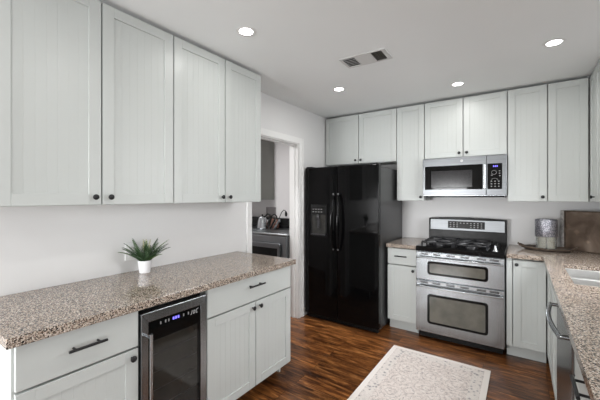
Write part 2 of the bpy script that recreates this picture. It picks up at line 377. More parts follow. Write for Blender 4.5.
def base_cab(label, loc, rz, w_, depth, fronts, endpanel=None, name='base_cabinet', hollow=False, toe=(0.555,'paint'), ends=''):
    t = thing(name, label, 'cabinet', loc, rz); yf = depth-0.02
    if hollow:
        b = N(); e = 0.018
        slab_cells(b, [0,e,w_-e,w_], [-yf+0.0005,-yf+0.010,-0.020,-0.002], lambda i,j: not (i == 1 and j == 1), 0.105, SLAB0-0.0015); obj('body', b, M['carcass'], t)
        b = N(); box(b, e, w_-e, -yf+0.011, -0.021, 0.106, 0.124); obj('bottom', b, M['carcass'], t)
    else: obj('body', carcass(w_, yf, 0.105, SLAB0-0.0015, ends), M['carcass'], t)
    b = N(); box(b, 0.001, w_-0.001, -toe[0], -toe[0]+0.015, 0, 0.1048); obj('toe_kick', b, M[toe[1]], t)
    if endpanel:
        for e in endpanel:
            b = N(); x0 = -0.004 if e == 'l' else w_; x0, x1 = (x0, x0+0.004)
            box(b, x0, x1, -yf, -0.002, 0.105, SLAB0-0.0015); obj('side_panel', b, M['paint'], t)
    for f in fronts:
        if f[0] == 'door': add_door(t, *f[1:5], yf, *(f[5:7] if len(f) > 5 else ()))
        else: add_drawer(t, *f[1:5], yf, *(f[5:8] if len(f) > 5 else ()))
    return t
def wall_cab(label, loc, rz, w_, depth, z0, doors, top=2.440, side='', x_off=0.0):
    t = thing('wall_cabinet', label, 'cabinet', (loc[0], loc[1], z0), rz); yf = depth-0.02; h_ = top-z0
    obj('body', carcass(w_, yf, 0, h_, side), M['paint'], t)
    for x0, x1, kx in doors: add_door(t, x0, x1, 0, h_, yf, *((kx, 0.043) if kx is not None else ()))
    return t

# left wall run
wall_cab('grey-green two-door wall cabinet at the far left, cut by the photo edge', (0,-3.62,0), PI/2, 0.844, 0.33, 1.372,
         [(0,0.424,0.387),(0.424,0.844,0.461)])
wall_cab('grey-green two-door wall cabinet on the left wall, beside the doorway', (0,-2.776,0), PI/2, 0.824, 0.33, 1.372,
         [(0,0.427,0.392),(0.427,0.824,0.462)], side='r')
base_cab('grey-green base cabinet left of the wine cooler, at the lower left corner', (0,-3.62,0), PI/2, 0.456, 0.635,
         [('drawer',0,0.456,0.702,0.877,0.230,0.800,0.142), ('door',0,0.456,0.112,0.700,0.420,0.662)], ['l'], toe=(0.50,'black_plastic'), ends='l')  # black toe kick colour stands for the shade below the doors
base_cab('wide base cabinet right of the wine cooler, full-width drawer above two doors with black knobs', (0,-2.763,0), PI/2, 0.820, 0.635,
         [('drawer',0,0.820,0.702,0.877,0.402,0.815,0.150), ('door',0,0.414,0.112,0.700,0.379,0.662), ('door',0.414,0.820,0.112,0.700,0.449,0.662)], ['r'], toe=(0.50,'black_plastic'), ends='r')  # toe kick coloured black as the shade under this cabinet
b = N(); box(b, 0.802, 0.8195, -0.53, -0.50, 0, 0.1048); obj('toe_foot', b, M['paint'], [o for o in C.objects if o.name.startswith('base_cabinet')][-1])
b = N(); slab_cells(b, [0.001,0.665], [-3.648,-1.915], lambda i,j: True, SLAB0, SLAB1)
tag(obj('countertop', b, M['granite'], None, 0.003), 'long beige speckled granite countertop along the left wall, above the wine cooler', 'countertop')

# wine cooler
def wine_cooler():
    t = thing('wine_cooler', 'under-counter wine cooler with steel-framed dark glass door between the left base cabinets', 'wine cooler', (0,-3.160,0), PI/2)
    W = 0.394
    b = N(); box(b, 0.004, W-0.004, -0.58, -0.01, 0.02, 0.865); obj('body', b, M['black_plastic'], t)
    b = N(); z0, z1, f = 0.105, 0.850, 0.036; tb = 0.048
    def bar(p): # mitred bars
        vs = [b.verts.new((x, -0.583, z)) for x, z in p] + [b.verts.new((x, -0.640, z)) for x, z in p]
        n = len(p)
        b.faces.new(vs[:n]); b.faces.new(vs[n:][::-1])
        for i in range(n): b.faces.new((vs[i], vs[(i+1)%n], vs[n+(i+1)%n], vs[n+i]))
    x0, x1 = 0.004, W-0.004; fr = 0.042
    bar([(x0,z0),(x0+f,z0+f),(x0+f,z1-tb),(x0,z1)]); bar([(x1,z0),(x1,z1),(x1-fr,z1-tb),(x1-fr,z0+f)])
    bar([(x0,z1),(x0+f,z1-tb),(x1-fr,z1-tb),(x1,z1)]); bar([(x0,z0),(x1,z0),(x1-fr,z0+f),(x0+f,z0+f)])
    door = obj('door', b, M['steel_v'], t, 0.002)
    b = N(); box(b, x0+f-.001, x1-fr+.001, -0.634, -0.60, z0+f-.001, z1-tb+.001); obj('glass', b, M['black_glass'], door)
    # inner lit view: faint rack edges behind the tinted glass
    b = N(); box(b, x0+f+0.004, x1-fr-0.020, -0.6352, -0.6342, 0.19, 0.70)
    o = obj('tinted_window', b, noisy(mat('tinted_window_glass', rough=0.08), (0.016,0.0155,0.0135), (0.024,0.023,0.020), 5), door)
    for zz in (0.27,0.36,0.45,0.54,0.63):
        b = N(); box(b, x0+f+0.012, x1-fr-0.026, -0.6356, -0.6353, zz, zz+0.003); obj('rack_edge', b, M['cast_iron'], door)
    b = N()
    for k in range(3):
        xx = 0.176+k*0.0145
        box(b, xx, xx+0.009, -0.6352, -0.6342, 0.772, 0.786)
    obj('display', b, M['lcd_blue'], door, label='blue lit digits')
    for xx in (0.105,0.132,0.150,0.238,0.268):
        b = N(); box(b, xx, xx+0.006, -0.6352, -0.6342, 0.771, 0.785); obj('button_mark', b, M['lcd_dim'], door)
    b = N()     # slanted script maker's mark
    def stroke(x, z, x2, z2, r=0.0016): tube(b, [(x,-0.6350,z),(x2,-0.6350,z2)], r, 6)
    X = 0.290; Z = 0.766
    stroke(X,Z,X+0.006,Z+0.020); stroke(X-0.004,Z-0.002,X,Z)
    stroke(X+0.012,Z,X+0.017,Z+0.018); stroke(X+0.017,Z+0.018,X+0.026,Z+0.016); stroke(X+0.012,Z,X+0.020,Z+0.002); stroke(X+0.020,Z+0.002,X+0.026,Z+0.016)
    stroke(X+0.030,Z,X+0.036,Z+0.020); stroke(X+0.036,Z+0.020,X+0.046,Z+0.022); stroke(X+0.030,Z,X+0.040,Z+0.001)
    obj('logo', b, M['badge'], door)
    b = N(); tube(b, [(0.026,-0.690,0.762),(0.026,-0.690,0.21)], 0.0080, 14)
    obj('handle', b, M['steel_bright'], door, smooth=True)
    for zz in (0.742,0.24):
        b = N(); tube(b, [(0.026,-0.6395,zz),(0.026,-0.686,zz)], 0.006, 10); obj('handle_post', b, M['steel_v'], door, smooth=True)
    b = N(); box(b, 0.01, W-0.01, -0.555, -0.54, 0.0, 0.1)
    for k in range(12): box(b, 0.03+k*0.029, 0.045+k*0.029, -0.558, -0.555, 0.03, 0.08)
    obj('kick_grille', b, M['black_plastic'], t)
wine_cooler()

# back wall uppers
ZF = 1.826
wall_cab('short two-door wall cabinet above the black refrigerator', (0.012,0,0), 0, 0.946, 0.33, ZF, [(0,0.472,0.437),(0.472,0.946,0.507)])
wall_cab('narrow tall one-door wall cabinet between the refrigerator and the microwave', (0.958,0,0), 0, 0.306, 0.33, 1.372, [(0,0.306,0.270)], side='')
wall_cab('short two-door wall cabinet directly above the microwave', (1.264,0,0), 0, 0.762, 0.33, ZF, [(0,0.381,0.346),(0.381,0.762,0.416)])
wall_cab('tall one-door wall cabinet immediately right of the microwave', (2.026,0,0), 0, 0.306, 0.33, 1.372, [(0,0.306,0.270)], side='')
wall_cab('tall corner wall cabinet above the leaning brown panel, door without a visible knob', (2.332,0,0), 0, XR-2.332-0.003, 0.33, 1.372, [(0,0.279,None)])
wall_cab('wall cabinet on the right wall at the photo edge, knob seen in profile', (XR,-0.333,0), -PI/2, 0.50, 0.328, 1.372, [(0.0,0.245,0.215),(0.245,0.50,None)], side='')

# back wall base
base_cab('narrow base cabinet between refrigerator and range, one drawer above one door', (0.956,0,0), 0, 0.305, 0.635,
         [('drawer',0,0.305,0.702,0.877,0.150,0.795,0.125), ('door',0,0.305,0.112,0.700,0.272,0.655)])
t = base_cab('corner base cabinet right of the range, one door with its knob at top left', (2.028,0,0), 0, 0.2835, 0.635,
         [('door',0.045,0.281,0.112,0.872,0.075,0.83)])
b = N(); box(b, 0.001, 0.043, -0.633, -0.6155, 0.112, 0.88); obj('filler_strip', b, M['paint'], t)
b = N(); slab_cells(b, [0.951,1.262], [-0.66,-0.001], lambda i,j: True, SLAB0, SLAB1)
tag(obj('countertop', b, M['granite'], None, 0.003), 'small square granite countertop between the refrigerator and the range', 'countertop')

# right run: base
XB = XR
t = base_cab('sink base cabinet on the right run beneath the steel sink, two doors', (XB,-0.6365,0), -PI/2, 0.981, 0.632,
         [('door',0.08,0.529,0.112,0.877), ('door',0.529,0.979,0.112,0.877)], hollow=True)
b = N(); box(b, 0.002, 0.078, -0.632, -0.6125, 0.112, 0.88); obj('filler_strip', b, M['paint'], t)
t = base_cab('drawer cabinet right of the dishwasher with black bar pulls', (XB,-2.290,0), -PI/2, 0.56, 0.635,
         [('drawer',0,0.56,0.702,0.877,0.315,0.795,0.15), ('drawer',0,0.56,0.408,0.700,0.315,0.60,0.15), ('drawer',0,0.56,0.112,0.406,0.315,0.30,0.15)])
t = base_cab('last base cabinet under the near end of the right countertop, outside the photo', (XB,-2.853,0), -PI/2, 0.43, 0.635,
         [('drawer',0,0.43,0.702,0.877,0.215,0.795,0.15), ('door',0,0.43,0.112,0.700,0.395,0.655)])
sx0, sx1, sy0, sy1 = 2.385, 2.810, -1.594, -0.945
b = N(); xs = [2.029, 2.283, sx0, sx1, XR-0.001]; ys = [-3.30, sy0, sy1, -0.66, -0.001]
slab_cells(b, xs, ys, lambda i,j: not (i == 0 and j < 3) and not (i == 2 and j == 1), SLAB0, SLAB1)
tag(obj('countertop', b, M['granite'], None, 0.003), 'L-shaped granite countertop around the sink on the right', 'countertop')

def sink():
    t = thing('kitchen_sink', 'undermount double-bowl stainless steel sink in the right countertop', 'sink', ((sx0+sx1)/2,(sy0+sy1)/2,0.894))
    hx, hy = (sx1-sx0)/2-0.001, (sy1-sy0)/2-0.001; dv = (-1.275)-(sy0+sy1)/2
    def bowl(y0, y1, d):
        b = N(); r = 0.028; seg = 6
        def ring(inset, z, rr):
            out = []
            for cx, cy, a0 in ((hx-inset-rr, y1-inset-rr, 0), (-hx+inset+rr, y1-inset-rr, PI/2), (-hx+inset+rr, y0+inset+rr, PI), (hx-inset-rr, y0+inset+rr, 1.5*PI)):
                for k in range(seg+1):
                    a = a0+k*PI/2/seg; out.append(b.verts.new((cx+rr*math.cos(a), cy+rr*math.sin(a), z)))
            return out
        R = [ring(-0.0005,-0.001,0.02), ring(0.004,-0.004,r), ring(0.010,-d*0.85,r), ring(0.030,-d,r*0.7)]
        R2 = [ring(-0.0005,-0.003,0.02), ring(0.001,-0.006,r), ring(0.007,-d*0.85,r), ring(0.028,-d-0.003,r*0.7)]
        for Q in (R, R2):
            for A, B in zip(Q, Q[1:]):
                for k in range(len(A)): b.faces.new((A[k], A[(k+1)%len(A)], B[(k+1)%len(A)], B[k]))
        b.faces.new(R[-1]); b.faces.new(R2[-1]); 
        for k in range(len(R[0])): b.faces.new((R[0][k], R[0][(k+1)%len(R[0])], R2[0][(k+1)%len(R[0])], R2[0][k]))
        o = obj('bowl', b, M['sink'], t, smooth=True)
        b = N(); lathe(b, [(0.04,0.0),(0.042,0.003),(0.03,0.002),(0.01,0.001)], (0,(y0+y1)/2,-d+0.0005), 20); obj('drain', b, M['steel_dark'], o, smooth=True)
    bowl(dv+0.012, hy, 0.19); bowl(-hy, dv-0.012, 0.17)
    b = N(); box(b, -hx, hx, dv-0.0125, dv+0.0125, -0.014, 0.001); obj('divider', b, M['sink'], t, 0.003)
sink()

def dishwasher():
    t = thing('dishwasher', 'stainless dishwasher on the right, curved tubular handle below the counter edge', 'dishwasher', (XR,-1.620,0), -PI/2)
    W = 0.665; yf = XR-2.303
    b = N(); box(b, 0.004, W-0.004, -yf+0.035, -0.02, 0.03, 0.865); obj('body', b, M['black_plastic'], t)
    b = N(); box(b, 0.003, W-0.003, -yf, -yf+0.034, 0.115, 0.872); d = obj('door', b, M['steel_dark'], t, 0.006)
    b = N(); zz = 0.80
    pts = [(0.025+0.53*k/12, -yf-0.030-0.022*math.sin(PI*k/12), zz) for k in range(13)]
    tube(b, pts, 0.0105, 14); obj('handle', b, M['steel_bright'], d, smooth=True)
    for k in (0,12):
        b = N(); tube(b, [(pts[k][0]+(0.008 if k==0 else -0.008), -yf+0.001, zz), (pts[k][0]+(0.008 if k==0 else -0.008), -yf-0.030, zz)], 0.010, 12)
        obj('handle_post', b, M['steel_bright'], d, smooth=True)
    b = N(); box(b, 0.005, W-0.005, -0.56, -0.545, 0.0, 0.112); obj('toe_kick', b, M['black_plastic'], t)
dishwasher()

# ---------------------------------------------------------------- refrigerator
def fridge():
    t = thing('refrigerator', 'tall glossy black side-by-side refrigerator with ice dispenser in the left door', 'refrigerator', (0.032,-0.03,0))
    W = 0.900; ys = -0.745       # case front (local)
    b = N(); box(b, 0.0, W, ys, 0, 0.03, 1.735); obj('body', b, M['fridge_side'], t, 0.006)
    def door(x0, x1, recess=None):
        b = N(); z0, z1 = 0.055, 1.755; yb = ys-0.008; n = 14; prof = []
        wd = x1-x0
        for k in range(n+1):
            u = -1+2*k/n; prof.append((x0+wd*(k/n), yb-0.060-0.010*(1-u*u)))
        rows = [z0, z1]
        f = [[b.verts.new((x, y, z)) for x, y in prof] for z in rows]
        bk = [[b.verts.new((x0, yb, z)), b.verts.new((x1, yb, z))] for z in rows]
        for k in range(n): b.faces.new((f[0][k], f[0][k+1], f[1][k+1], f[1][k]))
        b.faces.new((f[0][0], f[1][0], bk[1][0], bk[0][0])); b.faces.new((f[0][-1], bk[0][1], bk[1][1], f[1][-1]))
        b.faces.new((bk[0][0], bk[1][0], bk[1][1], bk[0][1]))
        b.faces.new(f[1]+[bk[1][1], bk[1][0]]); b.faces.new(f[0][::-1]+[bk[0][0], bk[0][1]])
        return obj('door', b, M['fridge'], t, 0.008, smooth=True)
    L = door(0.0, 0.424); R = door(0.430, W+0.006)
    yo = ys-0.068-0.009
    # dispenser: raised surround, recess, control pad, paddle
    b = N(); x0, x1, z0, z1 = 0.090, 0.300, 0.965, 1.325; k = 0.014
    box(b, x0, x1, yo-0.008, yo+0.006, z1-k, z1); box(b, x0, x1, yo-0.008, yo+0.006, z0, z0+k)
    box(b, x0, x0+k, yo-0.008, yo+0.006, z0+k, z1-k); box(b, x1-k, x1, yo-0.008, yo+0.006, z0+k, z1-k)
    dp = obj('dispenser', b, M['black_plastic'], L, 0.003)
    b = N(); box(b, x0+k, x1-k, yo-0.002, yo+0.002, z0+k, z1-k); obj('recess', b, M['dark'], dp)
    b = N(); box(b, x0+k, x1-k, yo-0.012, yo-0.002, 1.215, z1-k); obj('control_panel', b, M['black_plastic'], dp, 0.003)
    for r in range(2):
        for c_ in range(4):
            b = N(); box(b, x0+0.030+c_*0.036, x0+0.050+c_*0.036, yo-0.0128, yo-0.012, 1.270-r*0.030, 1.277-r*0.030); obj('button_mark', b, M['lcd_dim'], dp)
    b = N(); lathe(b, [(0.012,0.0),(0.018,0.02),(0.018,0.045)], (0.200,yo-0.022,1.165), 16); box(b, 0.185, 0.215, yo-0.02, yo-0.004, 1.06, 1.165)
    obj('paddle', b, M['cast_iron'], dp, 0.002)
    b = N(); box(b, x0+k, x1-k, yo-0.030, yo-0.002, z0+k, z0+k+0.012); obj('drip_tray', b, M['cast_iron'], dp, 0.002)
    for d, x, s in ((L, 0.398, -1), (R, 0.456, 1)):
        b = N(); n = 18; pts = []
        for i in range(n+1):
            q = i/n; pts.append((x+s*0.010*math.sin(PI*q), yo-0.012-0.050*math.sin(PI*q)**0.6, 1.44-q*0.60))
        tube(b, pts, [0.012+0.005*math.sin(PI*i/n) for i in range(n+1)], 12)
        obj('handle', b, M['fridge'], d, smooth=True)
        for zz in (1.445, 0.835):
            b = N(); box(b, x-0.011, x+0.011, yo-0.026, yo+0.008, zz-0.012, zz+0.012); obj('handle_cap', b, M['steel_dark'], d, 0.004)
    b = N(); box(b, 0.01, W-0.01, ys-0.04, ys+0.001, 0.008, 0.05)
    for i in range(30): box(b, 0.03+i*0.028, 0.045+i*0.028, ys-0.043, ys-0.04, 0.016, 0.042)
    obj('base_grille', b, M['black_plastic'], t)
    for x in (0.05, W-0.05):
        b = N(); box(b, x-0.04, x+0.04, ys-0.06, ys+0.06, 1.7355, 1.768); obj('hinge_cover', b, M['black_plastic'], t, 0.006)
        b = N(); lathe(b, [(0.022,0.0),(0.022,0.012),(0.010,0.014),(0.010,0.03)], (x,ys+0.05,0.0), 16); obj('foot', b, M['black_plastic'], t)
    for x in (0.05, W-0.05):
        b = N(); lathe(b, [(0.022,0.0),(0.022,0.03)], (x,-0.08,0.0), 16); obj('foot', b, M['black_plastic'], t)
fridge()

# ---------------------------------------------------------------- range
def range_():
    t = thing('range', 'stainless double-oven gas range with black cooktop and tall backguard, below the microwave', 'range', (1.2640,-0.014,0))
    W = 0.758; yf = -0.668
    b = N(); box(b, 0.004, W-0.004, -0.62, 0, 0.07, 0.895); obj('body', b, M['steel_v'], t)
    b = N(); box(b, 0, W, -0.655, -0.141, 0.896, 0.926); box(b, 0, W, -0.672, -0.655, 0.876, 0.922); ct_ = obj('cooktop', b, M['black_glass'], t, 0.005)
    # backguard: black rounded frame, slanted steel face with display
    b = N()
    n = 12; top = [(0.005+ (W-0.01)*k/n, 1.178+0.012*(1-(2*k/n-1)**2)) for k in range(n+1)]
    vs0 = []; vs1 = []
    pr_ = [(0.005,0.9)] + top + [(W-0.005,0.9)]
    for x, z in pr_:
        vs0.append(b.verts.new((x, -0.002, z))); vs1.append(b.verts.new((x, -0.140+(0.020 if z > 1 else 0), z)))
    k = len(pr_)
    b.faces.new(vs0); b.faces.new(vs1[::-1])
    for i in range(k): b.faces.new((vs0[i], vs0[(i+1)%k], vs1[(i+1)%k], vs1[i]))
    bgd = obj('backguard', b, M['black_plastic'], t, 0.006)
    sl = Matrix.Translation((0,-0.1245,1.05)) @ Matrix.Rotation(math.radians(-4.3), 4, 'X')
    b = N(); box(b, 0.022, W-0.022, -0.006, 0.002, 0.0, 0.116, sl); fp = obj('face_panel', b, steel('satin_steel', 0.26, 0.42, 0), bgd, 0.003)
    b = N(); box(b, 0.205, 0.560, -0.0085, -0.006, 0.022, 0.100, sl); ds = obj('display', b, M['black_plastic'], fp, 0.002)
    for r in range(3):
        for c_ in range(10):
            if 3 <= c_ <= 5 and r < 2: continue
            x = 0.225+c_*0.033; b = N(); box(b, x, x+0.014, -0.0092, -0.0085, 0.034+r*0.021, 0.042+r*0.021, sl); obj('button_mark', b, M['lcd_dim'], bgd)
    # grates
    def grate(x0, x1):
        b = N(); z = 0.962; y0, y1 = -0.630, -0.170; r = 0.0075
        def P(x, y, zz=z): return (x, y, zz)
        bul = 0.012
        per = [P(x0,y0+0.03),P(x0,y1-0.03),P(x0+0.03,y1),P(x1-0.03,y1),P(x1,y1-0.03),P(x1+bul,(y0+y1)/2),P(x1,y0+0.03),P(x1-0.03,y0),P(x0+0.03,y0)]
        tube(b, per, r, 8, closed=True)
        tube(b, [P(x0,(y0+y1)/2),P(x1,(y0+y1)/2)], r, 8)
        for cy in (y0+(y1-y0)*0.25, y0+(y1-y0)*0.75):
            cxm = (x0+x1)/2
            for a in range(4):
                an = PI/4+a*PI/2; ca, sa = math.cos(an), math.sin(an)
                tube(b, [(cxm+ca*0.028, cy+sa*0.028, z+0.004), (cxm+ca*0.075, cy+sa*0.075, z+0.006), (cxm+ca*0.13, cy+sa*0.105, z)], r*0.85, 8)
            tube(b, [P(x0,cy),P(cxm-0.04,cy,z+0.006)], r*0.85, 8); tube(b, [P(x1,cy),P(cxm+0.04,cy,z+0.006)], r*0.85, 8)
        for x in (x0, x1):
            for y in (y0+0.03, (y0+y1)/2, y1-0.03): tube(b, [(x,y,0.9265),(x,y,z)], 0.008, 8)
        g = obj('grate', b, M['cast_iron'], ct_, smooth=True)
    grate(0.045, 0.325); grate(0.340, 0.615)
    for x in (0.185, 0.478):
        for y in (-0.50, -0.25):
            b = N(); lathe(b, [(0.055,0.9263),(0.052,0.934),(0.040,0.936),(0.040,0.946),(0.034,0.950),(0.005,0.951)], (x,y,0), 24); obj('burner', b, M['cast_iron'], ct_, smooth=True)
    for i, y in enumerate((-0.60, -0.49, -0.38, -0.27)):
        b = N()
        if i == 0:
            lathe(b, [(0.026,0.9263),(0.024,0.931),(0.015,0.945),(0.009,0.966),(0.006,0.974),(0.002,0.976)], (0.680,y,0), 24)
            obj('knob', b, M['steel_v'], ct_, smooth=True, label='bright steel cone knob')
        else:
            lathe(b, [(0.022,0.9263),(0.021,0.934),(0.017,0.938),(0.015,0.955),(0.004,0.957)], (0.680,y,0), 24); obj('knob', b, M['black_plastic'], ct_, smooth=True)
    # oven doors
    def oven_door(z0, z1, wz0, wz1, hz):
        b = N(); r = 0.022; xw0, xw1 = 0.112, 0.630
        # slab
        box(b, 0.003, W-0.003, yf, yf+0.046, z0, z1); d = obj('oven_door', b, M['steel_v'], t, 0.004)
        def rr(x0, x1, za, zb, rad, y, yb):
            bb = N(); pts = []
            for cx_, cz_, a0 in ((x1-rad,zb-rad,0),(x0+rad,zb-rad,PI/2),(x0+rad,za+rad,PI),(x1-rad,za+rad,1.5*PI)):
                for k in range(7): pts.append((cx_+rad*math.cos(a0+k*PI/12), cz_+rad*math.sin(a0+k*PI/12)))
            A = [bb.verts.new((x, y, z)) for x, z in pts]; B = [bb.verts.new((x, yb, z)) for x, z in pts]
            bb.faces.new(A); bb.faces.new(B[::-1])
            for i in range(len(A)): bb.faces.new((A[i], A[(i+1)%len(A)], B[(i+1)%len(A)], B[i]))
            return bb
        wf = obj('window_frame', rr(xw0, xw1, wz0, wz1, 0.028, yf-0.004, yf+0.0005), M['black_glass'], d)
        obj('window', rr(xw0+0.022, xw1-0.022, wz0+0.022, wz1-0.022, 0.014, yf-0.0048, yf-0.0038), M['oven_glass'], d)
        # handle rail: a full-width bowed bar with a vent strip above it
        b = N(); n = 16; 
        for (zc, hh) in ((hz, 0.011),):
            f0 = []
            for k in range(n+1):
                u = -1+2*k/n; x = 0.012+(W-0.024)*k/n; yy = yf-0.040-0.012*(1-u*u)
                f0.append([b.verts.new((x, yy+0.016, zc-hh)), b.verts.new((x, yy, zc-hh*0.6)), b.verts.new((x, yy, zc+hh*0.6)), b.verts.new((x, yy+0.016, zc+hh))])
            for A, B in zip(f0, f0[1:]):
                for k in range(4): b.faces.new((A[k], A[(k+1)%4], B[(k+1)%4], B[k]))
            b.faces.new(f0[0][::-1]); b.faces.new(f0[-1])
        for x in (0.012, W-0.040): box(b, x, x+0.028, yf-0.032, yf+0.001, hz-0.012, hz+0.012)
        obj('handle', b, M['steel_bright'], d, 0.003, smooth=True)
        for x in (0.045,0.160,0.285,0.405,0.540,0.640):
            for za, zb in ((z1-0.024, z1-0.017), (z1-0.013, z1-0.008)):
                b = N(); box(b, x, x+0.072, yf-0.0012, yf+0.0002, za, zb); obj('vent_slot', b, M['black_plastic'], d)
    oven_door(0.598, 0.868, 0.652, 0.786, 0.822)
    oven_door(0.082, 0.588, 0.172, 0.462, 0.538)
    b = N(); box(b, 0.02, W-0.02, -0.60, -0.585, 0.012, 0.082); obj('kick_plate', b, M['black_plastic'], t)
    for x in (0.06, W-0.06):
        for y in (-0.55, -0.06):
            b = N(); lathe(b, [(0.018,0.0),(0.018,0.07)], (x,y,0), 12); obj('foot', b, M['black_plastic'], t)
range_()

# ---------------------------------------------------------------- microwave
def microwave():
    t = thing('microwave', 'over-the-range stainless microwave with dark window mounted above the range', 'microwave', (1.2665,-0.003,1.415))
    W = 0.757; H = 0.406; yf = -0.375
    b = N(); box(b, 0, W, yf, 0, 0.012, H); obj('body', b, M['steel_v'], t)
    b = N(); box(b, 0.0, 0.588, yf-0.028, yf-0.0005, 0.016, H-0.002); d = obj('door', b, M['steel'], t, 0.004)
    b = N(); box(b, 0.022, 0.560, yf-0.0305, yf-0.027, 0.076, 0.322); g = obj('door_glass', b, M['black_glass'], d, 0.003)
    b = N(); box(b, 0.085, 0.470, yf-0.0312, yf-0.0300, 0.098, 0.270); obj('window', b, noisy(mat('screened_window', rough=0.15, spec=0.3), (0.010,0.009,0.010), (0.018,0.016,0.017), 90), d)
    b = N(); box(b, 0.565, 0.587, yf-0.060, yf-0.045, 0.080, 0.318)
    box(b, 0.568, 0.584, yf-0.046, yf-0.027, 0.088, 0.112); box(b, 0.568, 0.584, yf-0.046, yf-0.027, 0.286, 0.310)
    obj('handle', b, M['steel_bright'], d, 0.005)
    b = N(); box(b, 0.591, W, yf-0.028, yf-0.0005, 0.016, H-0.002); cp = obj('control_panel', b, M['steel'], t, 0.004)
    b = N(); box(b, 0.600, W-0.035, yf-0.0305, yf-0.027, 0.076, 0.322); obj('keypad', b, M['black_glass'], cp, 0.002)
    b = N()
    for k in range(3): box(b, 0.648+k*0.014, 0.657+k*0.014, yf-0.0312, yf-0.0304, 0.288, 0.302)
    obj('display', b, M['lcd_blue'], cp, label='small blue lit clock digits')
    b = N()
    for r in range(3):
        for c_ in range(3): box(b, 0.628+c_*0.030, 0.640+c_*0.030, yf-0.0312, yf-0.0304, 0.098+r*0.024, 0.106+r*0.024)
    lathe_pts = [(0.655+0.020*math.cos(a*PI/8), yf-0.0308, 0.235+0.020*math.sin(a*PI/8)) for a in range(16)]
    tube(b, lathe_pts, 0.0016, 6, closed=True)
    tube(b, [(0.660+0.026*math.cos(a*PI/8), yf-0.0308, 0.158+0.022*math.sin(a*PI/8)) for a in range(9)], 0.0014, 6)
    for x, z in ((0.695,0.245),(0.695,0.222),(0.632,0.205),(0.697,0.198)): box(b, x, x+0.011, yf-0.0312, yf-0.0304, z, z+0.008)
    obj('key_marks', b, M['lcd_dim'], cp)
    b = N(); lathe(b, [(0.0135,yf-0.0265),(0.0135,yf-0.030),(0.011,yf-0.0305),(0.011,yf-0.0295),(0.003,yf-0.0295)], (0.375,0,0.366), 24, 'y'); obj('badge', b, M['badge'], d, smooth=True, label='round light grey maker badge')
    b = N(); box(b, 0.02, W-0.02, yf+0.02, -0.03, -0.004, 0.012); obj('underside_grille', b, M['black_plastic'], t)
microwave()

# ---------------------------------------------------------------- rug
b = N(); nx, ny = 40, 76; R_ = []
for j in range(ny+1):
    for i in range(nx+1):
        x = -RW/2+RW*i/nx; y = -RL/2+RL*j/ny
        R_.append(b.verts.new((x, y, 0.0085+0.0012*math.sin(x*9+1)*math.cos(y*7))))
for j in range(ny):
    for i in range(nx): b.faces.new((R_[j*(nx+1)+i], R_[j*(nx+1)+i+1], R_[(j+1)*(nx+1)+i+1], R_[(j+1)*(nx+1)+i]))
ed = [e for e in b.edges if e.is_boundary]
ex = bmesh.ops.extrude_edge_only(b, edges=ed)
for v in ex['geom']:
    if isinstance(v, bmesh.types.BMVert): v.co.z = 0.0005
o = obj('rug', b, M['rug'], smooth=True); o.location = (1.538, -0.98-RL/2, 0)
tag(o, 'cream and blush faded patterned rug lying on the wooden floor in front of the range', 'rug')

# ---------------------------------------------------------------- ceiling lights and vent
def ceiling_light(x, y, label, power):
    t = thing('ceiling_light', label, 'ceiling light', (x, y, CEIL), 0, 'recessed ceiling lights')
    b = N(); n = 32
    prof = [(0.058,-0.0005),(0.062,-0.003),(0.056,-0.006),(0.043,-0.004),(0.043,-0.0005)]
    rings = [[b.verts.new((r*math.cos(2*PI*k/n), r*math.sin(2*PI*k/n), z)) for k in range(n)] for r, z in prof]
    for A, B in zip(rings, rings[1:]+rings[:1]):
        for k in range(n): b.faces.new((A[k], A[(k+1)%n], B[(k+1)%n], B[k]))
    obj('trim_ring', b, M['trim'], t, smooth=True)
    b = N(); lathe(b, [(0.042,-0.0008),(0.042,-0.0030),(0.02,-0.0034)], (0,0,0), 28); obj('lens', b, M['lens'], t)
    l = bpy.data.lights.new('downlight', 'AREA'); l.shape = 'DISK'; l.size = 0.10; l.energy = power; l.color = (1.0,0.985,0.955); l.spread = math.radians(176)
    lo = bpy.data.objects.new('downlight', l); C.objects.link(lo); lo.parent = t; lo.location = (0,0,-0.010)
PW = 2.7
ceiling_light(0.708, -2.518, 'lit round recessed ceiling light nearest the left wall cabinets', PW*0.5)
ceiling_light(0.684, -1.222, 'lit round recessed ceiling light by the air vent, in front of the refrigerator', PW)
ceiling_light(1.653, -0.725, 'lit round recessed ceiling light above the microwave and range', PW*0.9)
ceiling_light(2.318, -1.222, 'lit round recessed ceiling light at the right, largest in the photo', PW)
# unseen lights towards the camera; mid-kitchen and farthest ones are added fill
ceiling_light(0.712, -3.900, 'recessed ceiling light above the near end of the left cabinets, outside the photo', PW*0.4)
ceiling_light(1.520, -3.000, 'added recessed fill light over the middle of the kitchen, outside the photo', PW*1.6)  # added to brighten back cabinets, rug and counters
ceiling_light(2.312, -4.300, 'round recessed ceiling light behind the camera on the right, outside the photo', PW*1.6)
ceiling_light(1.300, -4.900, 'added recessed fill light farthest behind the camera, outside the photo', PW*1.6)  # unseen, added as fill from behind

